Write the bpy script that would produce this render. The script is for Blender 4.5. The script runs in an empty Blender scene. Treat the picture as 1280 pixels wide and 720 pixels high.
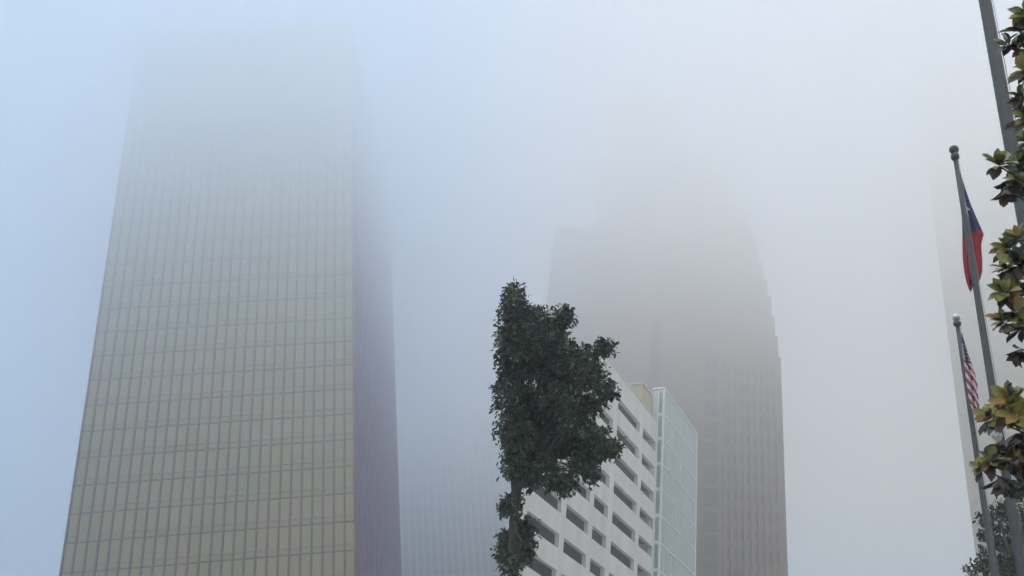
import bpy, math, random
from mathutils import Vector, Matrix, noise

random.seed(7)
R = math.radians
sc = bpy.context.scene
COL = sc.collection

# ------------------------------------------------------------------ camera
F = 1120.0
PITCH = R(28.07)
CAM = Vector((0, 0, 1.6))
cd = bpy.data.cameras.new('camera')
cam = bpy.data.objects.new('camera', cd)
COL.objects.link(cam)
cam.location = CAM
cam.rotation_euler = (R(90) + PITCH, 0, 0)
cd.sensor_width = 36
cd.lens = 36 * F / 1280
cd.clip_start = 0.1
cd.clip_end = 5000
sc.camera = cam
FW = Vector((0, math.cos(PITCH), math.sin(PITCH)))
UPV = Vector((0, -math.sin(PITCH), math.cos(PITCH)))
RT = Vector((1, 0, 0))


def ray(px, py):
    return (RT * ((px - 640) / F) + UPV * ((360 - py) / F) + FW).normalized()


def at(px, py, r):
    """point seen at a pixel of the 1280x720 photograph, r metres away"""
    return CAM + ray(px, py) * r


def at_y(px, py, Y):
    d = ray(px, py)
    return CAM + d * (Y / d.y)


def proj(P):
    d = P - CAM
    z = d.dot(FW)
    return 640 + F * d.dot(RT) / z, 360 - F * d.dot(UPV) / z


# the two "up" directions the verticals of the place lean along
UL = (RT * (427 - 640) + UPV * (360 + 1637) + FW * F).normalized()
UR = (RT * (900 - 640) + UPV * (360 + 1840) + FW * F).normalized()


def ground_of(P, U):
    return P - U * (P.z / U.z)


def solve(fn, lo, hi, n=60):
    a = fn(lo)
    for _ in range(n):
        m = (lo + hi) / 2
        b = fn(m)
        if (a < 0) == (b < 0):
            lo, a = m, b
        else:
            hi = m
    return (lo + hi) / 2


# ------------------------------------------------------------------ helpers
def tag(o, label=None, cat=None, group=None, kind=None):
    if label: o['label'] = label
    if cat: o['category'] = cat
    if group: o['group'] = group
    if kind: o['kind'] = kind
    return o


def empty(name, mw):
    o = bpy.data.objects.new(name, None)
    COL.objects.link(o)
    o.matrix_world = mw
    o.empty_display_size = 0.5
    return o


def frame(origin, X, U):
    """right-handed frame: x along X, z along U, y backwards"""
    U = U.normalized()
    X = (X - U * X.dot(U)).normalized()
    Y = U.cross(X).normalized()
    m = Matrix.Identity(4)
    for i in range(3):
        m[i][0], m[i][1], m[i][2], m[i][3] = X[i], Y[i], U[i], origin[i]
    return m


SHEAR = [0.0]


class MB:
    def __init__(self):
        self.v, self.f, self.m, self.sm = [], [], [], []

    def face(self, pts, mi=0, smooth=False):
        n = len(self.v)
        self.v += [tuple(p) for p in pts]
        self.f.append(tuple(range(n, n + len(pts))))
        self.m.append(mi); self.sm.append(smooth)

    def prism(self, poly, z0, z1, mi=0):
        n = len(self.v); k = len(poly)
        self.v += [(p[0], p[1], z0) for p in poly] + [(p[0], p[1], z1) for p in poly]
        fs = [tuple(range(n + k - 1, n - 1, -1)), tuple(range(n + k, n + 2 * k))]
        for i in range(k):
            j = (i + 1) % k
            fs.append((n + i, n + j, n + k + j, n + k + i))
        self.f += fs; self.m += [mi] * len(fs); self.sm += [False] * len(fs)

    def box(self, x0, x1, y0, y1, z0, z1, mi=0):
        self.prism([(x0, y0), (x1, y0), (x1, y1), (x0, y1)], z0, z1, mi)

    def tube(self, path, rad, n=10, mi=0, cap=True):
        path = [Vector(p) for p in path]
        base = len(self.v)
        ref = None
        for i, p in enumerate(path):
            t = (path[min(i + 1, len(path) - 1)] - path[max(i - 1, 0)]).normalized()
            if ref is None:
                ref = t.orthogonal().normalized()
            ref = (ref - t * ref.dot(t)).normalized()
            b = t.cross(ref)
            for k in range(n):
                a = 2 * math.pi * k / n
                self.v.append(tuple(p + (ref * math.cos(a) + b * math.sin(a)) * rad[i]))
        for i in range(len(path) - 1):
            for k in range(n):
                j = (k + 1) % n
                self.f.append((base + i * n + k, base + i * n + j, base + (i + 1) * n + j, base + (i + 1) * n + k))
                self.m.append(mi); self.sm.append(True)
        if cap:
            self.f.append(tuple(base + k for k in range(n - 1, -1, -1))); self.m.append(mi); self.sm.append(False)
            e = base + (len(path) - 1) * n
            self.f.append(tuple(e + k for k in range(n))); self.m.append(mi); self.sm.append(False)

    def lathe(self, prof, n=20, mi=0):
        self.tube([(0, 0, z) for r, z in prof], [max(r, 1e-4) for r, z in prof], n, mi)

    def build(self, name, mats, parent=None, bevel=0):
        me = bpy.data.meshes.new(name)
        if SHEAR[0]:
            self.v = [(a, b, c_ + SHEAR[0] * a) for a, b, c_ in self.v]
        me.from_pydata(self.v, [], self.f)
        if not isinstance(mats, (list, tuple)):
            mats = [mats]
        for m in mats:
            me.materials.append(m)
        me.polygons.foreach_set('material_index', self.m)
        me.polygons.foreach_set('use_smooth', self.sm)
        me.update()
        o = bpy.data.objects.new(name, me)
        COL.objects.link(o)
        if parent:
            o.parent = parent
        if bevel:
            b = o.modifiers.new('bevel', 'BEVEL'); b.width = bevel; b.segments = 2; b.limit_method = 'ANGLE'
        return o


def local(parent, P):
    return parent.matrix_world.inverted() @ P


def link_copy(src, parent, loc=None):
    c = src.copy()
    COL.objects.link(c)
    c.parent = parent
    if loc is not None:
        c.location = loc
    return c


# ------------------------------------------------------------------ materials
def mat(name, col, rough=0.6, metal=0.0, spec=0.5, var=0.0, scale=1.0, stretch=(1, 1, 1), bump=0.0, var2=None,
        coat=0.0, trans=0.0, sub=0.0):
    m = bpy.data.materials.new(name)
    m.use_nodes = True
    nt = m.node_tree
    b = nt.nodes['Principled BSDF']
    b.inputs['Base Color'].default_value = (*col, 1)
    b.inputs['Roughness'].default_value = rough
    b.inputs['Metallic'].default_value = metal
    b.inputs['Specular IOR Level'].default_value = spec
    b.inputs['Coat Weight'].default_value = coat
    if var or bump:
        tc = nt.nodes.new('ShaderNodeTexCoord')
        mp = nt.nodes.new('ShaderNodeMapping')
        mp.inputs['Scale'].default_value = stretch
        nz = nt.nodes.new('ShaderNodeTexNoise')
        nz.inputs['Scale'].default_value = scale
        nz.inputs['Detail'].default_value = 6
        nt.links.new(tc.outputs['Object'], mp.inputs['Vector'])
        nt.links.new(mp.outputs[0], nz.inputs['Vector'])
        if var:
            rp = nt.nodes.new('ShaderNodeValToRGB')
            c2 = var2 or tuple(c * (1 - var) for c in col)
            rp.color_ramp.elements[0].position = 0.3
            rp.color_ramp.elements[1].position = 0.7
            rp.color_ramp.elements[0].color = (*c2, 1)
            rp.color_ramp.elements[1].color = (*col, 1)
            nt.links.new(nz.outputs[0], rp.inputs[0])
            nt.links.new(rp.outputs[0], b.inputs['Base Color'])
        if bump:
            bp = nt.nodes.new('ShaderNodeBump')
            bp.inputs['Strength'].default_value = bump
            bp.inputs['Distance'].default_value = 0.05
            nt.links.new(nz.outputs[0], bp.inputs['Height'])
            nt.links.new(bp.outputs[0], b.inputs['Normal'])
    return m


def cell_mat(name, col_a, col_b, bay, flr, root, rough=0.25, metal=0.6, phase=(0, 0)):
    """panes whose tint differs a little from pane to pane"""
    m = bpy.data.materials.new(name)
    m.use_nodes = True
    nt = m.node_tree
    b = nt.nodes['Principled BSDF']
    b.inputs['Roughness'].default_value = rough
    b.inputs['Metallic'].default_value = metal
    tc = nt.nodes.new('ShaderNodeTexCoord')
    tc.object = root
    mp = nt.nodes.new('ShaderNodeMapping')
    mp.inputs['Location'].default_value = (-phase[0] / bay, 0, -phase[1] / flr)
    mp.inputs['Scale'].default_value = (1 / bay, 0, 1 / flr)
    fl = nt.nodes.new('ShaderNodeVectorMath'); fl.operation = 'FLOOR'
    wn = nt.nodes.new('ShaderNodeTexWhiteNoise'); wn.noise_dimensions = '3D'
    nz = nt.nodes.new('ShaderNodeTexNoise'); nz.inputs['Scale'].default_value = 0.06
    nz.inputs['Detail'].default_value = 3
    mx = nt.nodes.new('ShaderNodeMath'); mx.operation = 'MULTIPLY_ADD'
    mx.inputs[1].default_value = 0.55
    mx2 = nt.nodes.new('ShaderNodeMath'); mx2.operation = 'MULTIPLY_ADD'
    mx2.inputs[1].default_value = 1.6; mx2.inputs[2].default_value = -0.58
    rp = nt.nodes.new('ShaderNodeMix'); rp.data_type = 'RGBA'
    rp.inputs['A'].default_value = (*col_a, 1)
    rp.inputs['B'].default_value = (*col_b, 1)
    L = nt.links.new
    L(tc.outputs['Object'], mp.inputs[0]); L(mp.outputs[0], fl.inputs[0]); L(fl.outputs[0], wn.inputs['Vector'])
    L(tc.outputs['Object'], nz.inputs['Vector'])
    L(nz.outputs[0], mx2.inputs[0])
    L(wn.outputs[0], mx.inputs[0]); L(mx2.outputs[0], mx.inputs[2])
    L(mx.outputs[0], rp.inputs['Factor']); L(rp.outputs['Result'], b.inputs['Base Color'])
    return m


# ------------------------------------------------------------------ world, sun, haze
w = bpy.data.worlds.new('World')
sc.world = w
w.use_nodes = True
nt = w.node_tree
bg = nt.nodes['Background']
sky = nt.nodes.new('ShaderNodeTexSky')
sky.sky_type = 'NISHITA'
sky.sun_disc = False
SUN_EL, SUN_ROT = R(76), R(180)
sky.sun_elevation = SUN_EL
sky.sun_rotation = SUN_ROT
sky.dust_density = 3.0
sky.air_density = 1.0
sky.ozone_density = 1.0
nt.links.new(sky.outputs[0], bg.inputs[0])
bg.inputs[1].default_value = 0.12

sl = bpy.data.lights.new('sun', 'SUN')
sl.energy = 0.8
sl.angle = R(40)
sl.color = (1.0, 0.985, 0.96)
sun = bpy.data.objects.new('sun', sl)
COL.objects.link(sun)
sd = Vector((math.sin(SUN_ROT) * math.cos(SUN_EL), math.cos(SUN_ROT) * math.cos(SUN_EL), math.sin(SUN_EL)))
sun.rotation_euler = sd.to_track_quat('Z', 'Y').to_euler()
sun.location = (0, 0, 400)

HZ = 400.0
HTOP = 152.0
hm = bpy.data.materials.new('haze')
hm.use_nodes = True
nt = hm.node_tree
for n in list(nt.nodes):
    if n.type != 'OUTPUT_MATERIAL':
        nt.nodes.remove(n)
out = nt.nodes['Material Output']
pv = nt.nodes.new('ShaderNodeVolumePrincipled')
pv.inputs['Anisotropy'].default_value = 0.55
pv.inputs['Density'].default_value = 0.005
geo = nt.nodes.new('ShaderNodeNewGeometry')
sep = nt.nodes.new('ShaderNodeSeparateXYZ')
nt.links.new(geo.outputs['Position'], sep.inputs[0])


def mathn(op, a=None, b=None, c=None):
    n = nt.nodes.new('ShaderNodeMath'); n.operation = op
    for i, x in enumerate((a, b, c)):
        if x is None: continue
        if isinstance(x, (int, float)):
            n.inputs[i].default_value = x
        else:
            nt.links.new(x, n.inputs[i])
    return n.outputs[0]


# low stratus: the fog thickens with height above the street
zc = mathn('MINIMUM', mathn('MAXIMUM', sep.outputs[2], 0.0), 95.0)
z3 = mathn('POWER', zc, 3.0)
den = mathn('MULTIPLY_ADD', z3, 3.0e-8, 0.0025)
mt = nt.nodes.new('ShaderNodeMapRange'); mt.interpolation_type = 'SMOOTHSTEP'
mt.inputs['From Min'].default_value = 116; mt.inputs['From Max'].default_value = 138
mt.inputs['To Min'].default_value = 1.0; mt.inputs['To Max'].default_value = 0.25
nt.links.new(sep.outputs[2], mt.inputs['Value'])
den = mathn('MULTIPLY', den, mt.outputs[0])
nt.links.new(den, pv.inputs['Density'])
mr = nt.nodes.new('ShaderNodeMapRange')
mr.interpolation_type = 'SMOOTHSTEP'
mr.inputs['From Min'].default_value = -22
mr.inputs['From Max'].default_value = 22
nt.links.new(sep.outputs[0], mr.inputs['Value'])
cm = nt.nodes.new('ShaderNodeMix'); cm.data_type = 'RGBA'
cm.inputs['A'].default_value = (0.90, 0.965, 1.0, 1)
cm.inputs['B'].default_value = (0.992, 1.0, 0.980, 1)
nt.links.new(mr.outputs[0], cm.inputs['Factor'])
nt.links.new(cm.outputs['Result'], pv.inputs['Color'])
nt.links.new(pv.outputs[0], out.inputs['Volume'])
mb = MB(); mb.box(-HZ, HZ, -HZ, HZ, -14.0, HTOP)
hz = mb.build('haze', hm)
tag(hz, 'pale low fog that swallows the tower tops and thins towards the street', 'fog', kind='stuff')

# ------------------------------------------------------------------ ground
m_ground = mat('plaza concrete', (0.30, 0.29, 0.28), 0.85, var=0.25, scale=0.4, bump=0.2)
mb = MB(); G = 396
mb.face([(-G, -G, 0), (G, -G, 0), (G, G, 0), (-G, G, 0)])
tag(mb.build('ground', m_ground), kind='structure')
m_asph = mat('asphalt', (0.05, 0.05, 0.052), 0.9, var=0.3, scale=3, bump=0.3)
mb = MB(); mb.face([(-G, 30, .004), (G, 30, .004), (G, 44, .004), (-G, 44, .004)])
tag(mb.build('road', m_asph), kind='structure')
m_kerb = mat('kerb stone', (0.4, 0.39, 0.37), 0.8, var=0.15, scale=2)
mb = MB(); mb.box(-G, G, 29.7, 29.995, 0.002, .13); mb.box(-G, G, 44.005, 44.3, 0.002, .13)
tag(mb.build('kerb', m_kerb), kind='structure')
m_line = mat('road paint', (0.75, 0.6, 0.15), 0.7, var=0.3, scale=4)
mb = MB()
for yy in (36.8, 37.15):
    mb.face([(-G, yy, .008), (G, yy, .008), (G, yy + .12, .008), (-G, yy + .12, .008)])
tag(mb.build('road_marking', m_line), kind='structure')


# ------------------------------------------------------------------ building helpers
def place(px, py, Y, U):
    """the point of the ground under a pixel seen at forward distance Y"""
    P = at_y(px, py, Y)
    return ground_of(P, U)


def hgt(mw, x, y, py, hi=400):
    """local height at which the vertical line (x, y) crosses image row py"""
    return solve(lambda z: proj(mw @ Vector((x, y, z)))[1] - py, 0.0, hi)


def xat(mw, y, z, px, lo=-60, hi=150):
    return solve(lambda x: proj(mw @ Vector((x, y, z)))[0] - px, lo, hi)


def yat(mw, x, z, px, lo=-150, hi=200):
    return solve(lambda y: proj(mw @ Vector((x, y, z)))[0] - px, lo, hi)


def hit(mw, px, py):
    """local (x, z) where the ray of a pixel meets the facade plane y=0"""
    inv = mw.inverted()
    o = inv @ CAM
    d = inv.to_3x3() @ ray(px, py)
    t = -o.y / d.y
    p = o + d * t
    return p.x, p.z


# ------------------------------------------------------------------ bronze glass tower (left)
def az(deg):
    return Vector((math.cos(R(deg)), math.sin(R(deg)), 0))


D1 = 143.0
o1 = place(445, 720, D1, UL)
best = None
for k in range(-80, 81):
    a = k * 0.25
    mw = frame(o1, az(a), UL)
    zb = hgt(mw, 0, 0, 690)
    p0 = proj(mw @ Vector((0, 0, zb))); p1 = proj(mw @ Vector((-40, 0, zb)))
    s1 = (p0[1] - p1[1]) / (p0[0] - p1[0])
    zb = hgt(mw, 0, 0, 430)
    p0 = proj(mw @ Vector((0, 0, zb))); p1 = proj(mw @ Vector((-40, 0, zb)))
    s2 = (p0[1] - p1[1]) / (p0[0] - p1[0])
    e = (s1 + 0.058) ** 2 + (s2 + 0.072) ** 2
    if best is None or e < best[0]:
        best = (e, a, s1, s2)
print('tower azimuth', best)
mw1 = frame(o1, az(best[1]), UL)
zb = hgt(mw1, 0, 0, 720)
W1 = -xat(mw1, 0, zb, 70, -90, 0)
BAYS = 26
bay = W1 / BAYS
DP1 = 58.0
XO1 = xat(mw1, DP1, zb, 503.5, -20, 60)
TOP1 = hgt(mw1, 0, 0, 38)
l0 = hgt(mw1, 0, 0, 687.5)
flr = (hgt(mw1, 0, 0, 582) - l0) / 3.0
zfirst = l0 - math.floor(l0 / flr) * flr
print('tower W', W1, 'depth', DP1, 'top', TOP1, 'floor', flr, 'bay', bay)
tower = empty('office_tower', mw1)
tag(tower, 'tall bronze glass office tower with a grid of panes and dark violet side wall', 'skyscraper')
m_span = cell_mat('tower spandrel glass', (0.26, 0.225, 0.085), (0.265, 0.22, 0.10), bay, flr, tower, 0.35, 0.75)
m_pane = cell_mat('tower pane glass', (0.235, 0.225, 0.08), (0.33, 0.23, 0.11), bay, flr, tower, 0.28, 0.8)
m_mull = mat('tower mullion metal', (0.15, 0.012, 0.02), 0.5, 0.2)
m_side = mat('tower side glass', (0.11, 0.012, 0.12), 0.6, 0.1, var=0.25, scale=0.03)
m_sidef = mat('tower side fin', (0.12, 0.018, 0.13), 0.6, 0.1)
m_roof = mat('tower roof', (0.3, 0.3, 0.3), 0.9)
FD = 8.0
mb = MB(); mb.box(-W1, 0, 0, .6, -FD, TOP1); mb.build('front_wall', m_span, tower)
mb = MB(); mb.prism([(-.5, .602), (0, .602), (XO1, DP1), (XO1 - .5, DP1)], -FD, TOP1 - .01); mb.build('side_wall', m_side, tower)
mb = MB(); mb.prism([(-W1, .602), (-.502, .602), (XO1 - .502, DP1), (-W1, DP1)], -FD, TOP1 - .3); mb.build('rear_wall', m_side, tower)
mb = MB(); mb.box(-W1 + .3, -.8, .9, DP1 - .3, TOP1 - .3, TOP1 - .05); mb.build('roof', m_roof, tower)
# mullions
mb = MB(); mb.box(-.165, .165, -.20, -.002, -FD, TOP1 + .2)
mul = mb.build('mullion', m_mull, tower)
for i in range(BAYS + 1):
    x = -W1 + i * bay
    x = min(max(x, -W1 + .12), -.12)
    if i == 0:
        mul.location = (x, 0, 0)
    else:
        link_copy(mul, tower, (x, 0, 0))
# floor lines: a bold transom and a thin one above it
mb = MB(); mb.box(-W1 + .01, -.01, -.10, -.004, -.11, .11); band = mb.build('transom', m_mull, tower)
m_thin = mat('tower thin transom metal', (0.2, 0.16, 0.13), 0.5, 0.2)
mb = MB(); mb.box(-W1 + .01, -.01, -.08, -.004, -.045, .045); thin = mb.build('thin_transom', m_thin, tower)
zs = []
z = zfirst
while z < TOP1 - 1:
    zs.append(z); z += flr
for i, z in enumerate(zs):
    if i == 0:
        band.location = (0, 0, z); thin.location = (0, 0, z + flr * .22)
    else:
        link_copy(band, tower, (0, 0, z)); link_copy(thin, tower, (0, 0, z + flr * .22))
# panes
pw, pz0, pz1 = bay / 2 - .19, flr * .22 + .07, flr - .14
mb = MB(); mb.box(-pw, pw, -.05, -.006, pz0, pz1); pane = mb.build('window', m_pane, tower)
zvis = hgt(mw1, 0, 0, 715)
rows = [k for k, z in enumerate(zs) if z + flr > zvis]
cells = [(k, i) for k in rows for i in range(BAYS - 1, -1, -1)]
firsts = set(cells[:100])
rest = MB()
first = True
for k, z in enumerate(zs):
    for i in range(BAYS):
        xc = -W1 + (i + .5) * bay
        if (k, i) in firsts:
            if first:
                pane.location = (xc, 0, z); first = False
            else:
                link_copy(pane, tower, (xc, 0, z))
        else:
            rest.box(xc - pw, xc + pw, -.05, -.006, z + pz0, z + pz1)
tag(rest.build('windows', m_pane, tower), 'the higher and smaller rows of panes of the tower front', kind='stuff')
# side fins
mb = MB(); mb.box(.002, .14, -.05, .05, -FD, TOP1); fin = mb.build('side_fin', m_sidef, tower)
nf = int(DP1 / 3.0)
for i in range(nf + 1):
    y = .7 + i * (DP1 - .8) / nf
    if i == 0: fin.location = (0, y, 0)
    else: link_copy(fin, tower, (XO1 * (y - .6) / (DP1 - .6), y, 0))

# ------------------------------------------------------------------ fluted slab tower behind it
o2 = place(501, 720, 285.0, UL)
mw2 = frame(o2, az(4), UL)
zb = hgt(mw2, 0, 0, 700)
W2 = xat(mw2, 0, zb, 646, 5, 150)
t2 = empty('slab_tower', mw2)
tag(t2, 'dim grey slab tower with narrow upright fins, fading in fog right of the bronze tower', 'skyscraper')
TOP2 = hgt(mw2, 0, 0, 430)
m_t2 = mat('slab wall', (0.16, 0.14, 0.16), 0.6, 0.1, var=.15, scale=.05)
m_t2f = mat('slab fin', (0.30, 0.27, 0.28), 0.7)
m_t2g = mat('slab glass', (0.07, 0.06, 0.08), 0.3, 0.2)
mb = MB(); mb.box(-4, W2, 0, 22, -FD, TOP2); mb.build('wall', m_t2, t2)
mb = MB(); mb.box(-3, W2 - 1, 2, 20, TOP2 + .002, TOP2 + 4); mb.build('roof', m_t2, t2)
mb = MB(); mb.box(-.35, .35, -.7, -.003, -FD, TOP2 + .5); fin = mb.build('fin', m_t2f, t2)
n = 18
for i in range(n + 1):
    x = -3.6 + i * (W2 + 3.2) / n
    if i == 0: fin.location = (x, 0, 0)
    else: link_copy(fin, t2, (x, 0, 0))
mb = MB(); mb.box(-3.9, W2 - .1, -.25, -.003, -.55, .55); band = mb.build('window_band', m_t2g, t2)
z, i = 3.0, 0
while z < TOP2 - 2:
    if i == 0: band.location = (0, 0, z)
    else: link_copy(band, t2, (0, 0, z))
    z += 3.9; i += 1

# ------------------------------------------------------------------ stepped tower (right)
o3 = place(985, 720, 180.0, UR)
mw3 = frame(o3, az(-3), UR)
t3 = empty('stepped_skyscraper', mw3)
tag(t3, 'tall brown stone skyscraper with setbacks on its right shoulder, upper half lost in fog', 'skyscraper')
m_st = mat('tower stone', (0.22, 0.165, 0.13), 0.75, var=.12, scale=.08)
m_st2 = mat('tower stone upper', (0.20, 0.175, 0.15), 0.75, var=.12, scale=.08)
m_sg = mat('tower dark glass and notch shade', (0.10, 0.09, 0.08), 0.3, 0.2)


def level(pxl, pxr, pyt, yf, yb):
    """a stone block between two image columns, its top at a row"""
    z = hgt(mw3, 0, yf, pyt)
    return xat(mw3, yf, z, pxl), xat(mw3, yf, z, pxr), yf, yb, z


# right-hand shoulder, stepping in as it rises
steps = [(830, 976, 446), (830, 972, 420), (830, 968, 396), (830, 964, 372), (830, 959, 350), (830, 954, 328), (830, 948, 307), (830, 942, 287), (830, 935, 268), (830, 927, 249), (830, 918, 231), (830, 908, 214), (830, 896, 199), (800, 880, 186), (757, 852, 128)]
zprev = -FD
secs = []
for k, (a, b, t) in enumerate(steps):
    yf = 0.0 + k * .45
    x0, x1, y0, y1, z = level(a, b, t, yf, 30 - k * .45)
    secs.append((x0, x1, yf, y1, zprev, z))
    zprev = z + .003
for k, s in enumerate(secs):
    x0, x1, y0, y1, z0, z1 = s
    if k == 0:
        x1 = 0
    xa = secs[-1][0] if k else secs[-1][0]
    mb = MB(); mb.box(xa if k < 14 else x0, x1, y0, y1, z0, z1)
    mb.build('tower_block', m_st if k < 3 else m_st2, t3)
# left wing
zl = hgt(mw3, secs[-1][0], 3, 285)
xl = xat(mw3, 3, zl, 693)
mb = MB(); mb.box(xl, secs[-1][0] - .003, 3, 26, -FD, zl); mb.build('left_wing', m_st2, t3)
# shade of a re-entrant notch as a dark strip, windows and piers on the lower shaft
ztop = secs[0][5]
xn0 = xat(mw3, 0, ztop, 812); xn1 = xat(mw3, 0, ztop, 826)
mb = MB(); mb.box(xn0, xn1, -.12, -.003, -FD, hgt(mw3, 0, 0, 405)); mb.build('notch_shade', m_sg, t3)
xw0 = xat(mw3, 0, hgt(mw3, 0, 0, 650), 880); xw1 = xat(mw3, 0, hgt(mw3, 0, 0, 650), 897)
h3 = hgt(mw3, 0, 0, 560) - hgt(mw3, 0, 0, 588.5)
mb = MB(); mb.box(xw0, xw1, -.14, -.003, 0, h3 * .78); wn = mb.build('large_window', m_sg, t3)
z = 3.0; i = 0
while z < hgt(mw3, 0, 0, 460):
    if i == 0: wn.location = (0, 0, z)
    else: link_copy(wn, t3, (0, 0, z))
    z += h3; i += 1
mb = MB(); mb.box(-.28, .28, -.55, -.003, -FD, ztop - 1.5); pier = mb.build('pier', m_st, t3)
mbg = MB(); mbg.box(xw1 + 1.2, -1.0, -.12, -.003, -1.0, 1.0); gl = mbg.build('window_band', m_sg, t3)
x = xw1 + 1.4; i = 0
while x < -.4:
    if i == 0: pier.location = (x, 0, 0)
    else: link_copy(pier, t3, (x, 0, 0))
    x += 1.35; i += 1
z = 2.4; i = 0
while z < ztop - 3:
    if i == 0: gl.location = (0, 0, z)
    else: link_copy(gl, t3, (0, 0, z))
    z += 3.9; i += 1
mb = MB(); mb.box(-.3, .3, -.4, -.003, -FD, ztop - 1.5); pier = mb.build('pier', m_st, t3)
x = xn1 + 2; i = 0
while x < xw0 - 1:
    if i == 0: pier.location = (x, 0, 0)
    else: link_copy(pier, t3, (x, 0, 0))
    x += 2.2; i += 1

# ------------------------------------------------------------------ beige tower at the right edge
o4 = place(1223, 720, 165.0, UR)
mw4 = frame(o4, az(-31), UR)
t4 = empty('beige_tower', mw4)
tag(t4, 'pale beige tower fading up into fog behind the flagpoles at the right edge', 'skyscraper')
TOP4 = 146
m_b = mat('beige stone', (0.40, 0.36, 0.31), 0.8, var=.1, scale=.1)
m_bg = mat('beige tower glass', (0.33, 0.30, 0.26), 0.35, 0.1)
mb = MB(); mb.box(0, 46, 0, 34, -FD, TOP4); mb.build('wall', m_b, t4)
mb = MB(); mb.box(4, 42, 4, 30, TOP4 + .002, TOP4 + 5); mb.build('roof', m_b, t4)
mb = MB(); mb.box(.8, 45.2, -.02, -.003, -.65, .65); gl = mb.build('window_band', m_bg, t4)
z = 5.0; i = 0
while z < TOP4 - 3:
    if i == 0: gl.location = (0, 0, z)
    else: link_copy(gl, t4, (0, 0, z))
    z += 4.0; i += 1
mb = MB(); mb.box(-.3, .3, -.12, -.003, -FD, TOP4); pr = mb.build('pier', m_b, t4)
for i in range(16):
    if i == 0: pr.location = (.3, 0, 0)
    else: link_copy(pr, t4, (.3 + i * 3.02, 0, 0))

# ------------------------------------------------------------------ parking garage and its glass stair block
FD3 = 6.0
Fdir = (RT * (1275 - 640) + UPV * (360 - 1103) + FW * F).normalized()
o5 = place(815, 720, 104.0, UR)
mw5 = frame(o5, Fdir, UR)
_l = mw5.inverted().to_3x3() @ Fdir
KS = _l.z / _l.x          # the floors of the garage ramp gently
print('ramp', KS)
mwr = mw5              # rigid frame
mw5 = mwr @ Matrix(((1, 0, 0, 0), (0, 1, 0, 0), (KS, 0, 1, 0), (0, 0, 0, 1)))
SHEAR[0] = KS
gar = empty('parking_garage', mwr)
tag(gar, 'off-white concrete parking garage with slanting rows of dark open slots, behind the oak', 'parking garage')
m_con = mat('painted concrete', (0.78, 0.75, 0.69), 0.8, var=.16, scale=.6, stretch=(1, 1, .12), bump=.05)
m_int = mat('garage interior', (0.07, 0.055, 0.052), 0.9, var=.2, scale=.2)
m_cream = mat('cream stucco', (0.56, 0.47, 0.29), 0.85, var=.06, scale=.5)
zroof = hgt(mw5, 0, 0, 528)
zt = hgt(mw5, hit(mw5, 804, 534)[0], 0, 534)
zt2 = hgt(mw5, hit(mw5, 802, 635)[0], 0, 635)
gf = (zt - zt2) / 3.0
xL = hit(mw5, 641, 655)[0]
xcols = []
for a, b in ((799.5, 818), (765.5, 795), (741.5, 759.5), (707.5, 736), (658.5, 701)):
    xcols.append((hit(mw5, a, 645)[0], min(hit(mw5, b, 648)[0], -.25)))
xcols.sort()
print('garage roof', zroof, 'floor', gf, 'xL', xL, 'cols', xcols, 'top', zt)
OH = gf * .405
floors = []
z = zt
while z > 4:
    floors.append(z); z -= gf
TH = .45
zz = -FD3
# solid bands between the slots, one wall mesh
wall = MB()
edges = [-FD3]
for z in reversed(floors):
    edges += [z - OH, z]
edges.append(zroof)
XS = (xcols[1][1] + xcols[2][0]) / 2      # the end towards the oak stops two floors lower
for i in range(0, len(edges), 2):
    low = edges[i + 1] < zroof - 2 * gf
    wall.box(xL if low else XS, -.003, 0, TH, edges[i], edges[i + 1])
for z in floors:
    xs = [xL] + [v for c in xcols for v in c] + [-.003]
    if z > zroof - 2 * gf:
        xs = [XS] + [v for c in xcols[2:] for v in c] + [-.003]
    for i in range(0, len(xs), 2):
        if xs[i + 1] - xs[i] > .02:
            wall.box(xs[i], xs[i + 1], 0, TH, z - OH, z)
wall.build('wall', m_con, gar)
# the plan is a wedge: the left end wall runs straight back
inv = mw5.inverted().to_3x3()
_c = mw5 @ Vector((xL, 0, hgt(mw5, xL, 0, 560)))
back = inv @ ((_c - CAM).normalized() + RT * .03); back.z = 0; back.normalize()
LB = 34
_c = mw5 @ Vector((XS, 0, zroof))
back2 = inv @ ((_c - CAM).normalized() + RT * .03); back2.z = 0; back2.normalize()
pL = (xL, TH); pLb = (xL + back.x * LB, TH + back.y * LB)
print('back', back)
mb = MB(); mb.prism([(xL, TH + .003), (xL + .5, TH + .003), (pLb[0] + .5, pLb[1]), (pLb[0], pLb[1])], -FD3, zroof - 2.6 * gf)
mb.build('end_wall', m_con, gar)
mb = MB(); mb.prism([(pLb[0] + .52, pLb[1] - .5), (0, pLb[1] - .5), (0, pLb[1]), (pLb[0] + .52, pLb[1])], -FD3, zroof - 2.6 * gf)
mb.build('rear_wall', m_con, gar)
mb = MB(); mb.box(-.4, 0, TH + .003, pLb[1] - .52, -FD3, zroof - .01); mb.build('end_wall', m_con, gar)
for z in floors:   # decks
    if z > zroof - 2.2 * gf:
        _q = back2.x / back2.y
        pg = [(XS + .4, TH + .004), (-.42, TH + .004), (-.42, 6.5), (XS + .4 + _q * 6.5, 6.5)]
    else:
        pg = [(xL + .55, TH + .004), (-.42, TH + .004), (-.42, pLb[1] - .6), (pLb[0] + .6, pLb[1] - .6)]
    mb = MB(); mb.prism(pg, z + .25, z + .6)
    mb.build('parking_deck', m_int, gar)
mb = MB(); _k = back.x / back.y
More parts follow.
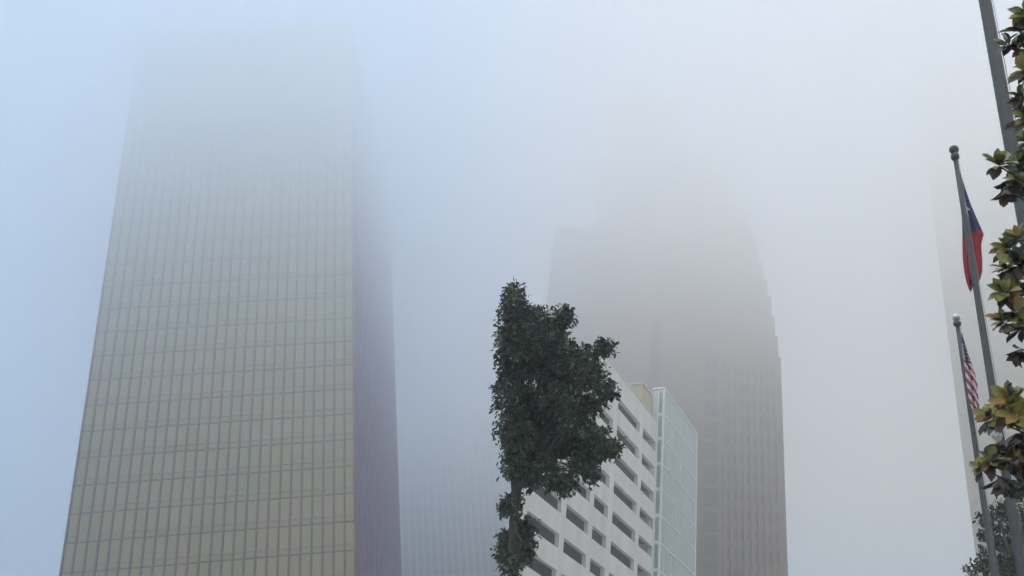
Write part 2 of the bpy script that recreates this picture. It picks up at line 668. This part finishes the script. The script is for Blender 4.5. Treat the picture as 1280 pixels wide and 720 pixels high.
mb.prism([(xL + .6 + _k * 7, 7), (-.45, 7), (-.45, 7.3), (xL + .6 + _k * 7.3, 7.3)], 0, zroof - 2.4 * gf); mb.build('inner_wall', m_int, gar)
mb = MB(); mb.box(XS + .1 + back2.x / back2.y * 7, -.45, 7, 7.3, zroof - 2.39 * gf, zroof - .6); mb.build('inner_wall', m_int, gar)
mb = MB(); _q = back2.x / back2.y
mb.prism([(XS, TH + .004), (XS + .3, TH + .004), (XS + .3 + _q * 6.6, 7.3), (XS + _q * 6.6, 7.3)], zroof - 2.3 * gf, zroof - .01); mb.build('end_wall', m_con, gar)
# coping and rooftop box
mb = MB(); mb.box(XS - .06, -.05, -.07, TH + .1, zroof + .003, zroof + .16); mb.build('coping', m_con, gar)
xp0 = -3.6
mb = MB(); mb.box(xp0, -.3, TH + .3, 6, zroof + .002, zroof + 3.4); ph = mb.build('rooftop_room', m_cream, gar)
mb = MB(); mb.box(xp0 - .15, -.15, TH + .15, 6.15, zroof + 3.403, zroof + 3.6); mb.build('roof_slab', m_con, ph)

gb = empty('glass_stair_tower', mwr)
tag(gb, 'slim pale green glass stair tower with white frames at the end of the parking garage', 'glass tower')
PR = 1.45
zg = hgt(mw5, 0, -PR, 486)
PR = -yat(mw5, .0, zg, 830.5, -6, 0)
zg = hgt(mw5, 0, -PR, 486)
zb = hgt(mw5, 0, -PR, 600)
LG = xat(mw5, -PR, zg - 3, 871, .5, 60)
print('glass block', PR, zg, LG)
m_fr = mat('white frame', (0.80, 0.84, 0.83), 0.45)
m_gl = cell_mat('pale glass', (0.44, 0.55, 0.535), (0.54, 0.63, 0.625), 1.0, 3.1, gb, 0.3, 0.6)
m_gle = mat('end glass', (0.34, 0.46, 0.42), 0.3, 0.4, var=.2, scale=.6)
mb = MB(); mb.box(.1, LG - .1, -PR + .12, .6, -FD3, zg - .1); mb.build('body', m_con, gb)
gz = []
z = zg - .2
while z > 1:
    gz.append(z); z -= gf
for z in gz:     # each storey: front glass, end glass, white transom
    mb = MB(); mb.box(.35, LG - .25, -PR + .04, -PR + .117, z - gf + .2, z - .2); mb.build('window', m_gl, gb)
    mb = MB(); mb.box(.04, .097, -PR + .2, -.14, z - gf + .25, z - .25); mb.build('end_window', m_gle, gb)
    mb = MB(); mb.box(-.02, LG + .02, -PR - .02, -PR + .10, z - .1, z + .1)
    mb.box(-.02, .09, -PR + .102, -.01, z - .1, z + .1)
    mb.build('transom', m_fr, gb)
mb = MB(); mb.box(-.05, .22, -PR - .05, -PR + .14, -FD3, zg); mb.build('corner_post', m_fr, gb)
mb = MB(); mb.box(LG - .24, LG + .04, -PR - .06, -PR + .3, -FD3, zg); mb.build('corner_post', m_fr, gb)
mb = MB(); mb.box(-.04, .2, -.12, -.004, -FD3, zg); mb.build('corner_post', m_fr, gb)
m_mu = mat('thin glazing bar', (0.78, 0.85, 0.84), 0.45)
nm = 9
mb = MB(); mb.box(-.028, .028, -PR + .0, -PR + .038, -FD3, zg - .2); mu = mb.build('mullion', m_mu, gb)
for i in range(nm):
    x = .35 + (i + 1) * (LG - .6) / (nm + 1)
    if i == 0: mu.location = (x, 0, KS * x)
    else: link_copy(mu, gb, (x, 0, KS * x))
mb = MB(); mb.box(-.1, LG + .1, -PR - .1, .7, zg + .003, zg + .2); mb.build('parapet', m_fr, gb)

SHEAR[0] = 0.0

# ------------------------------------------------------------------ flagpoles
m_pole = mat('brushed grey pole', (0.10, 0.095, 0.09), 0.5, 0.55, var=.18, scale=6, stretch=(1, 1, .15))
m_ball = mat('dull metal ball', (0.07, 0.065, 0.065), 0.5, 0.4, var=.2, scale=8)
m_silver = mat('bright metal ball', (0.62, 0.62, 0.60), 0.3, 0.8, var=.25, scale=8)
m_rope = mat('halyard rope', (0.32, 0.31, 0.29), 0.9)


def flagpole(label, p_top, p_bot, Y, r_top, r_bot, extra, ball_mat, ball_r, cut=None):
    A = at_y(*p_top, Y); B = at_y(*p_bot, Y)
    U = (A - B).normalized()
    base = ground_of(B, U)
    L = (A - base).length + extra
    mw = frame(base, Vector((1, 0, 0)), U)
    root = empty('flagpole', mw)
    tag(root, label, 'flagpole', 'flagpoles beside the magnolia')
    kb = (B - base).length / L
    prof = []
    for i in range(13):
        t = i / 12
        prof.append((r_bot + (r_top - r_bot) * t ** 1.15, L * t))
    mb = MB(); mb.lathe(prof, 20); mb.build('pole', m_pole, root)
    mb = MB(); mb.lathe([(r_bot * 2.2, 0), (r_bot * 2.2, .04), (r_bot * 1.5, .12), (r_bot * 1.05, .2)], 24); mb.build('base_collar', m_pole, root)
    mb = MB(); mb.lathe([(r_top * 1.05, L + .002), (r_top * 1.9, L + .03), (r_top * 1.9, L + .10), (r_top * 1.2, L + .13), (r_top * .8, L + .15)], 18)
    mb.build('truck', m_pole, root)
    mb = MB()
    c = L + .14 + ball_r * .92
    mb.lathe([(ball_r * math.sin(math.pi * k / 12), c - ball_r * math.cos(math.pi * k / 12)) for k in range(13)], 22)
    mb.build('finial_ball', ball_mat, root)
    mb = MB(); mb.box(r_bot * .9, r_bot * .9 + .05, -.02, .02, 1.2, 1.4); mb.build('cleat', m_pole, root)
    mb = MB()
    mb.tube([(r_bot + .03, 0, 1.3), ((r_bot + r_top) / 2 + .025, -.01, L * .5), (r_top * 1.4, 0, L)], [.004] * 3, 6)
    mb.build('halyard', m_rope, root)
    return root, L


fp1, L1 = flagpole('middle flagpole with a dull ball finial, carrying the red, white and blue lone star flag', (1194.5, 200), (1278, 720), 12.0, .034, .078, 0.0, m_ball, .075)
fp2, L2 = flagpole('shortest looking flagpole with a bright ball finial, carrying the striped flag', (1197, 408), (1243.5, 720), 18.0, .042, .078, 0.0, m_silver, .085)
fp3, L3 = flagpole('thickest flagpole, crossing the top right corner with its top out of the picture', (1231, 0), (1280, 268), 7.6, .06, .085, 1.5, m_ball, .08)

# ------------------------------------------------------------------ flags
m_blue = mat('navy flag cloth', (0.022, 0.035, 0.125), 0.85, var=.2, scale=9)
m_red = mat('red flag cloth', (0.36, 0.012, 0.03), 0.85, var=.2, scale=9)
m_white = mat('white flag cloth', (0.62, 0.60, 0.62), 0.85, var=.1, scale=9)


def flag(name, label, rows_px, Y, color, nu, nv, depth, group, folds=2.2, seed=0.0):
    """hanging cloth; rows_px = (py, left px, right px) outline of the limp flag as it hangs"""
    c0 = at_y((rows_px[0][1] + rows_px[0][2]) / 2, rows_px[0][0], Y)
    root_mw = Matrix.Translation(c0)
    inv = root_mw.inverted()
    mb = MB()
    idx = []
    for j in range(nv + 1):
        v = j / nv
        py = rows_px[0][0] + (rows_px[-1][0] - rows_px[0][0]) * v
        for k in range(len(rows_px) - 1):
            if rows_px[k][0] <= py <= rows_px[k + 1][0] + 1e-6:
                break
        t = (py - rows_px[k][0]) / (rows_px[k + 1][0] - rows_px[k][0])
        a = rows_px[k][1] + (rows_px[k + 1][1] - rows_px[k][1]) * t
        b = rows_px[k][2] + (rows_px[k + 1][2] - rows_px[k][2]) * t
        for i in range(nu + 1):
            u = i / nu
            wob = math.sin(v * 9 + seed + u * 3) * .6
            ph = u * folds * 2 * math.pi + v * 2.4 + seed
            uu = u + .045 * math.sin(2 * ph) * math.sin(math.pi * u)
            off = depth * math.sin(ph) * (.25 + .75 * v) * (.3 + .7 * math.sin(math.pi * min(1, .15 + u)))
            P = at_y(a + (b - a) * uu + wob * u, py + 3.0 * math.sin(ph) * u * v, Y + .12 * 0 + off - .11)
            mb.v.append(tuple(inv @ P))
    for j in range(nv):
        for i in range(nu):
            q = j * (nu + 1) + i
            mb.f.append((q, q + 1, q + nu + 2, q + nu + 1))
            mb.m.append(color((i + .5) / nu, (j + .5) / nv)); mb.sm.append(True)
    o = mb.build(name, [m_blue, m_white, m_red])
    o.matrix_world = root_mw
    s = o.modifiers.new('cloth', 'SOLIDIFY'); s.thickness = .004
    tag(o, label, 'flag', group)
    return o


def star_in(x, y, cx, cy, r):
    dx, dy = x - cx, y - cy
    d = math.hypot(dx, dy)
    if d > r: return False
    a = (math.atan2(dx, dy)) % (2 * math.pi / 5)
    a = abs(a - math.pi / 5)
    # a = 0 at the notch, pi/5 at the tip
    ri = r * .40
    # edge line from tip (angle pi/5, r) to notch (0, ri)
    x1, y1 = ri, 0.0
    x2, y2 = r * math.cos(math.pi / 5), r * math.sin(math.pi / 5)
    px_, py_ = d * math.cos(a), d * math.sin(a)
    return (x2 - x1) * (py_ - y1) - (y2 - y1) * (px_ - x1) > 0


def lone(u, v):
    # folded lone star flag: blue hoist above, a sliver of white, red below
    X, Yv = u * 34, v * 142
    if star_in(X, Yv * .8, 15, 33, 10): return 1
    lim = .545 - .07 * u
    if v < lim: return 0
    return 2


flag('flag', 'limp flag, navy with a white star above and red below, on the middle flagpole',
     [(216, 1198.5, 1200), (235, 1200, 1207), (255, 1201, 1214), (275, 1202.5, 1222), (292, 1203, 1229), (305, 1203, 1226),
      (325, 1203.5, 1228), (340, 1205.5, 1228.5), (350, 1207.5, 1226), (358, 1210, 1217), (363, 1212, 1214)],
     12.28, lone, 60, 150, .07, 'flags on the flagpoles')


def stripes(u, v):
    X, Yv = u * 20, v * 110
    if v < .36 + .10 * (u - .5):
        gx = (X * .9 + Yv * .35) / 2.6
        gy = (Yv - X * .2) / 5.2
        fx = gx - math.floor(gx) - .5; fy = gy - math.floor(gy) - .5
        if math.hypot(fx, fy * 1.6) < .27: return 1
        if u < .2 and v > .12: return 1
        return 0
    s = (Yv - 1.15 * X) / 7.3 + 40
    return 2 if int(math.floor(s)) % 2 == 0 else 1


flag('flag', 'limp flag with navy starred corner and slanting red and white stripes, on far flagpole',
     [(417, 1201.5, 1203), (430, 1202.5, 1207), (445, 1204, 1211), (452, 1205, 1213.5), (462, 1206.5, 1217), (478, 1208, 1222), (490, 1210, 1222.5),
      (503, 1212, 1224.5), (511, 1215, 1224), (518, 1218, 1220)],
     17.72, stripes, 70, 160, .08, 'flags on the flagpoles', 2.0, 1.3)


# ------------------------------------------------------------------ leaves and trees
def leaf_oval(mb, P, d, up, L, Wd, mi, bend=.15, n=3):
    """a pointed oval leaf: base P, axis d"""
    d = d.normalized()
    s = d.cross(up)
    if s.length < 1e-3: s = d.orthogonal()
    s.normalize()
    nrm = s.cross(d).normalized()
    base = len(mb.v)
    ts = [0, .28, .62, 1]
    ws = [.10, .9, 1.0, .0]
    mb.v.append(tuple(P))
    for t, wd in ((.22, .60), (.52, 1.0), (.80, .76)):
        c = P + d * (L * t) - nrm * (bend * L * t * t)
        e = nrm * (.18 * Wd)
        mb.v.append(tuple(c - s * Wd * wd * .5 + e)); mb.v.append(tuple(c)); mb.v.append(tuple(c + s * Wd * wd * .5 + e))
    mb.v.append(tuple(P + d * L - nrm * bend * L))
    b = base
    for f in ((b, b + 1, b + 2), (b, b + 2, b + 3), (b + 1, b + 4, b + 5, b + 2), (b + 2, b + 5, b + 6, b + 3),
              (b + 4, b + 7, b + 8, b + 5), (b + 5, b + 8, b + 9, b + 6), (b + 7, b + 10, b + 8), (b + 8, b + 10, b + 9)):
        mb.f.append(f); mb.m.append(mi); mb.sm.append(True)


def rnd_dir():
    while True:
        v = Vector((random.uniform(-1, 1), random.uniform(-1, 1), random.uniform(-1, 1)))
        if .05 < v.length < 1: return v.normalized()


def leafmat(name, col, col2, rough=.5, scale=1.0, spec=.3):
    m = mat(name, col, rough, 0, spec, var=.5, scale=scale, var2=col2)
    return m


m_bark = mat('bark', (0.085, 0.07, 0.055), 0.9, var=.4, scale=7, stretch=(1, 1, .3), bump=.6)
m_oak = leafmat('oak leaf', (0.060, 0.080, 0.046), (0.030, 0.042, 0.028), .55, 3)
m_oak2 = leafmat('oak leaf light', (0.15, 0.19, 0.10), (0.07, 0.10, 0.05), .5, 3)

# oak at the left of the garage
oak_base = Vector((0.10, 15.2, 0))

oak = empty('oak_tree', Matrix.Translation(oak_base))
tag(oak, 'dark leafy oak crown hanging in front of the parking garage', 'tree')
clumps = [  # px, py, radius px
    (640, 370, 11), (636, 394, 13), (638, 420, 15), (630, 438, 9), (638, 462, 15), (628, 488, 10), (638, 512, 16), (632, 540, 12), (640, 566, 13), (644, 588, 11), (644, 628, 7), (636, 634, 6), (636, 672, 7), (632, 690, 8), (648, 388, 18), (668, 398, 20), (690, 400, 18), (708, 396, 10), (648, 425, 22), (682, 428, 24), (706, 440, 18), (735, 442, 14), (756, 438, 8),
    (648, 460, 22), (690, 470, 26), (722, 470, 22), (748, 472, 17), (763, 486, 10), (648, 500, 22), (690, 510, 26), (722, 512, 22),
    (740, 505, 12), (648, 540, 22), (688, 550, 26), (722, 548, 24), (748, 545, 15), (764, 562, 9), (745, 572, 13), (722, 582, 15),
    (648, 565, 14), (686, 588, 20), (702, 604, 11), (738, 590, 9), (662, 580, 12), (670, 440, 24), (670, 520, 24), (706, 500, 24),
    (660, 600, 8), (652, 656, 7), (660, 672, 9), (656, 688, 9), (648, 700, 8), (640, 708, 6)]
fol = MB()
twigs = MB()
hub = at(650, 575, 17.2)
tw_ends = []
for (px, py, rp) in clumps:
    for rep in range(2):
        rr = random.uniform(15.6, 18.4)
        C = at(px + random.uniform(-3, 3), py + random.uniform(-3, 3), rr)
        rad = rp / F * rr
        tw_ends.append((C, rad))
        nsub = max(6, int(11 * (rp / 18) ** 2))
        for s in range(nsub):
            d = rnd_dir()
            c = C + d * rad * random.uniform(.35, 1.0)
            if proj(c)[0] < 604: continue
            n = random.randint(18, 36)
            sr = random.uniform(.10, .19)
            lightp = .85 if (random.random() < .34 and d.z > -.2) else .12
            for q in range(n):
                P = c + rnd_dir() * sr * random.random() ** .5
                if proj(P)[0] < 598: continue
                dd = (rnd_dir() + d * .6 + Vector((0, 0, -.15)))
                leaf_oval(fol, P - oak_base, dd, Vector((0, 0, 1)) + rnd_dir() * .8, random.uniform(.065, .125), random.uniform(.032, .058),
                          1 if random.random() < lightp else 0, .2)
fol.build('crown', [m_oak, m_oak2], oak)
# trunk and limbs
tr = MB()
tp = [Vector((.12, 0, -.3)), Vector((.08, .1, 1.5)), at(642, 735, 16.6) - oak_base, at(642, 650, 16.9) - oak_base, hub - oak_base]
tr.tube(tp, [.22, .16, .10, .085, .075], 14)
for (lx, ly, ld) in ((668, 480, 16.6), (700, 540, 16.2), (638, 500, 17.6), (715, 470, 17.4), (690, 420, 17.0)):
    e_ = at(lx, ly, ld) - oak_base
    s_ = tp[3].lerp(tp[4], random.uniform(.1, .9))
    m_ = s_.lerp(e_, .45) + rnd_dir() * .12
    tr.tube([s_, m_, e_], [.06, .042, .018], 9)
tr.build('trunk', m_bark, oak)
for k, (C, rad) in enumerate(tw_ends):
    a = hub - oak_base if proj(C)[1] < 610 else tp[3]
    b = C - oak_base
    if proj(C)[1] < 610:
        mid = a.lerp(b, .5) + rnd_dir() * .35
    else:
        mid = a.lerp(b, .5)
    if proj(mid + oak_base)[0] < 652: mid += Vector(((652 - proj(mid + oak_base)[0]) / 64.0, 0, 0))
    twigs.tube([a, a.lerp(mid, .5) + rnd_dir() * .08, mid, mid.lerp(b, .5) + rnd_dir() * .06, b], [.028, .02, .014, .009, .005], 6)
    for _ in range(3):
        e_ = b + rnd_dir() * rad * .8
        if proj(e_ + oak_base)[0] > 641: twigs.tube([mid.lerp(b, random.random()), e_], [.008, .003], 4)
twigs.build('branches', m_bark, oak)

# magnolia reaching in from the right
MG = 6.4
mag_base = Vector((5.6, 5.2, 0))
mag = empty('magnolia_tree', Matrix.Translation(mag_base))
tag(mag, 'magnolia with big glossy green and rusty brown leaves, reaching in from the right edge', 'tree')
m_mg = leafmat('magnolia leaf', (0.36, 0.33, 0.06), (0.14, 0.15, 0.035), .28, 6, .6)
m_mgd = leafmat('magnolia leaf dark', (0.05, 0.055, 0.04), (0.028, 0.03, 0.026), .35, 6, .5)
m_mgb = leafmat('magnolia leaf underside', (0.17, 0.095, 0.055), (0.06, 0.045, 0.036), .7, 6)
m_mgo = leafmat('magnolia leaf old', (0.42, 0.24, 0.06), (0.20, 0.12, 0.04), .5, 6)
m_pet = mat('magnolia petal', (0.90, 0.86, 0.74), .5, var=.1, scale=9)
ml = MB()
ros = [  # px, py, scale, dark fraction, old leaves
    (1284, 22, 1.1, .5, 0), (1276, 40, 1.0, .7, 1), (1262, 58, .9, .3, 0), (1283, 62, .8, .4, 0), (1290, 90, 1, .5, 0),
    (1278, 122, .8, .6, 0), (1284, 150, 1.0, .5, 2), (1278, 135, .7, .5, 0), (1286, 178, .8, .6, 0),
    (1249, 208, .95, .1, 0), (1262, 225, 1.1, .9, 0), (1275, 212, 1.0, .4, 0), (1278, 235, 1.0, .8, 0), (1256, 236, .8, 1, 0), (1290, 200, 1, .5, 0),
    (1262, 312, 1.0, .1, 0), (1276, 300, .9, .2, 0), (1274, 330, 1.0, .7, 0), (1257, 338, .7, .3, 0), (1288, 318, 1, .5, 0),
    (1256, 368, .9, .2, 0), (1266, 352, .9, .1, 0), (1276, 372, 1.0, .5, 0), (1270, 392, 1.0, .6, 0), (1256, 404, .95, .2, 0), (1278, 412, 1.0, .8, 0), (1276, 436, .9, 1, 0), (1290, 400, 1, .5, 0),
    (1262, 500, .9, .2, 0), (1240, 524, .95, .2, 3), (1254, 524, 1.1, .4, 2), (1272, 520, 1.1, .4, 1), (1268, 548, 1.1, .9, 0), (1256, 560, 1.0, .9, 0), (1276, 572, 1.1, .9, 0),
    (1240, 580, 1.0, .7, 0), (1228, 588, .7, .1, 0), (1250, 596, 1.0, 1, 0), (1266, 600, 1.0, 1, 0), (1280, 540, 1.1, .6, 0), (1284, 600, 1, .8, 0)]
mag_tips = []
for (px, py, s, dark, old) in ros:
    rr = MG + random.uniform(-.35, .45)
    C = at(px, py, rr)
    mag_tips.append(C)
    ax = (Vector((-.5, -.55, .45)) + rnd_dir() * .4).normalized() if dark < .85 else (Vector((-.3, -.1, -.8)) + rnd_dir() * .4).normalized()
    nl = random.randint(15, 21)
    for q in range(nl):
        a = q * 2.4 + random.random() * .5
        o = ax.orthogonal().normalized(); o2 = ax.cross(o)
        tilt = random.uniform(.25, 1.3)
        d = (ax * math.cos(tilt) + (o * math.cos(a) + o2 * math.sin(a)) * math.sin(tilt))
        Lf = random.uniform(.085, .135) * s
        if q < old: mi = 3
        elif random.random() < dark: mi = 1 if random.random() < .62 else 2
        else: mi = 0 if random.random() < .78 else (3 if random.random() < .55 else 2)
        if mi == 2 or (mi == 1 and random.random() < .5):
            d = (d + Vector((0, 0, -.9))).normalized()
        leaf_oval(ml, C + d * .008 - mag_base, d, ax + rnd_dir() * .3, Lf, Lf * random.uniform(.42, .54), mi, random.uniform(.05, .3))
ml.build('foliage', [m_mg, m_mgd, m_mgb, m_mgo], mag)
tr = MB()
tr.tube([(0, 0, -.2), (.05, 0, 1.4), (-.05, .05, 3.0), (.05, .1, 5.0), (0, .1, 7.2)], [.17, .14, .12, .09, .03], 12)
tr.build('trunk', m_bark, mag)
br = MB()
for C in mag_tips:
    b = C - mag_base
    a = Vector((0, .05, max(1.4, b.z - 1.0)))
    mid = a.lerp(b, .55) + Vector((0, 0, -.15))
    near = a.lerp(b, .85) + Vector((.02, 0, -.05))
    br.tube([a, mid, near, b], [.022, .014, .009, .005], 6)
br.build('branches', m_bark, mag)
for (px, py, s) in ((1269, 487, .034), (1246, 548, .036)):
    C = at(px, py, MG - .35)
    fl = MB()
    for q in range(7):
        a = q * 2 * math.pi / 7
        d = Vector((math.cos(a) * .25 - .2, math.sin(a) * .25 - .5, .8))
        leaf_oval(fl, C - mag_base + Vector((0, 0, -s * .7)), d, Vector((math.cos(a), math.sin(a), 0)), s * 1.7, s * 1.15, 0, -.25)
    fl.build('flower', m_pet, mag)

# dark tree low behind the flagpoles
lt_base = Vector((at(1262, 700, 26).x, at(1262, 700, 26).y, 0))
lt = empty('oak_tree', Matrix.Translation(lt_base))
tag(lt, 'low dark leafy tree behind the flagpoles in the lower right corner', 'tree')
fol = MB()
for (px, py, rp, li) in ((1238, 652, 10, 0), (1252, 640, 13, .2), (1268, 632, 12, .3), (1278, 650, 14, 0), (1248, 668, 18, 0), (1270, 672, 16, 0), (1232, 648, 7, 0), (1236, 664, 8, 0),
                         (1231, 694, 6, 0), (1226, 712, 10, .3), (1242, 706, 14, .5), (1256, 700, 14, .7), (1272, 706, 14, .6), (1262, 720, 14, .8), (1244, 724, 12, .5), (1282, 690, 14, .3), (1216, 722, 9, .3),
                         (1290, 720, 20, .3), (1270, 750, 26, .3), (1235, 755, 22, .3), (1305, 660, 20, .2), (1305, 760, 26, .3)):
    rr = random.uniform(24.5, 27.5)
    C = at(px, py, rr)
    rad = rp / F * rr
    for s in range(max(5, int(15 * (rp / 14) ** 2))):
        d = rnd_dir(); c = C + d * rad * random.uniform(.3, 1)
        for q in range(random.randint(12, 24)):
            P = c + rnd_dir() * .15 * random.random() ** .5
            leaf_oval(fol, P - lt_base, rnd_dir() + d * .5, Vector((0, 0, 1)) + rnd_dir() * .8, random.uniform(.09, .15), random.uniform(.04, .065), 1 if random.random() < li else 0, .2)
m_lo = leafmat('yew leaf', (0.040, 0.052, 0.036), (0.022, 0.030, 0.024), .5, 3)
m_lo2 = leafmat('yew leaf light', (0.13, 0.145, 0.045), (0.06, 0.08, 0.03), .5, 3)
fol.build('crown', [m_lo, m_lo2], lt)
tr = MB()
hub = at(1262, 735, 26) - lt_base
tr.tube([(0, 0, -.3), (.05, 0, 2), hub], [.22, .18, .12], 12)
for (px, py) in ((1250, 650), (1275, 650), (1235, 700), (1290, 700), (1262, 690)):
    b = at(px, py, 26) - lt_base
    tr.tube([hub, hub.lerp(b, .5) + rnd_dir() * .1, b], [.07, .045, .015], 8)
tr.build('trunk', m_bark, lt)

# ------------------------------------------------------------------ render settings
sc.view_settings.view_transform = 'Standard'
sc.view_settings.look = 'None'
sc.view_settings.exposure = 1.08
sc.view_settings.gamma = 1.0
c = sc.cycles
c.use_denoising = True
c.volume_bounces = 8
c.max_bounces = 12
c.diffuse_bounces = 3
c.glossy_bounces = 2
c.transmission_bounces = 2
c.use_adaptive_sampling = True
c.adaptive_threshold = 0.05
c.volume_step_rate = 0.7
c.volume_max_steps = 256
c.sample_clamp_indirect = 4
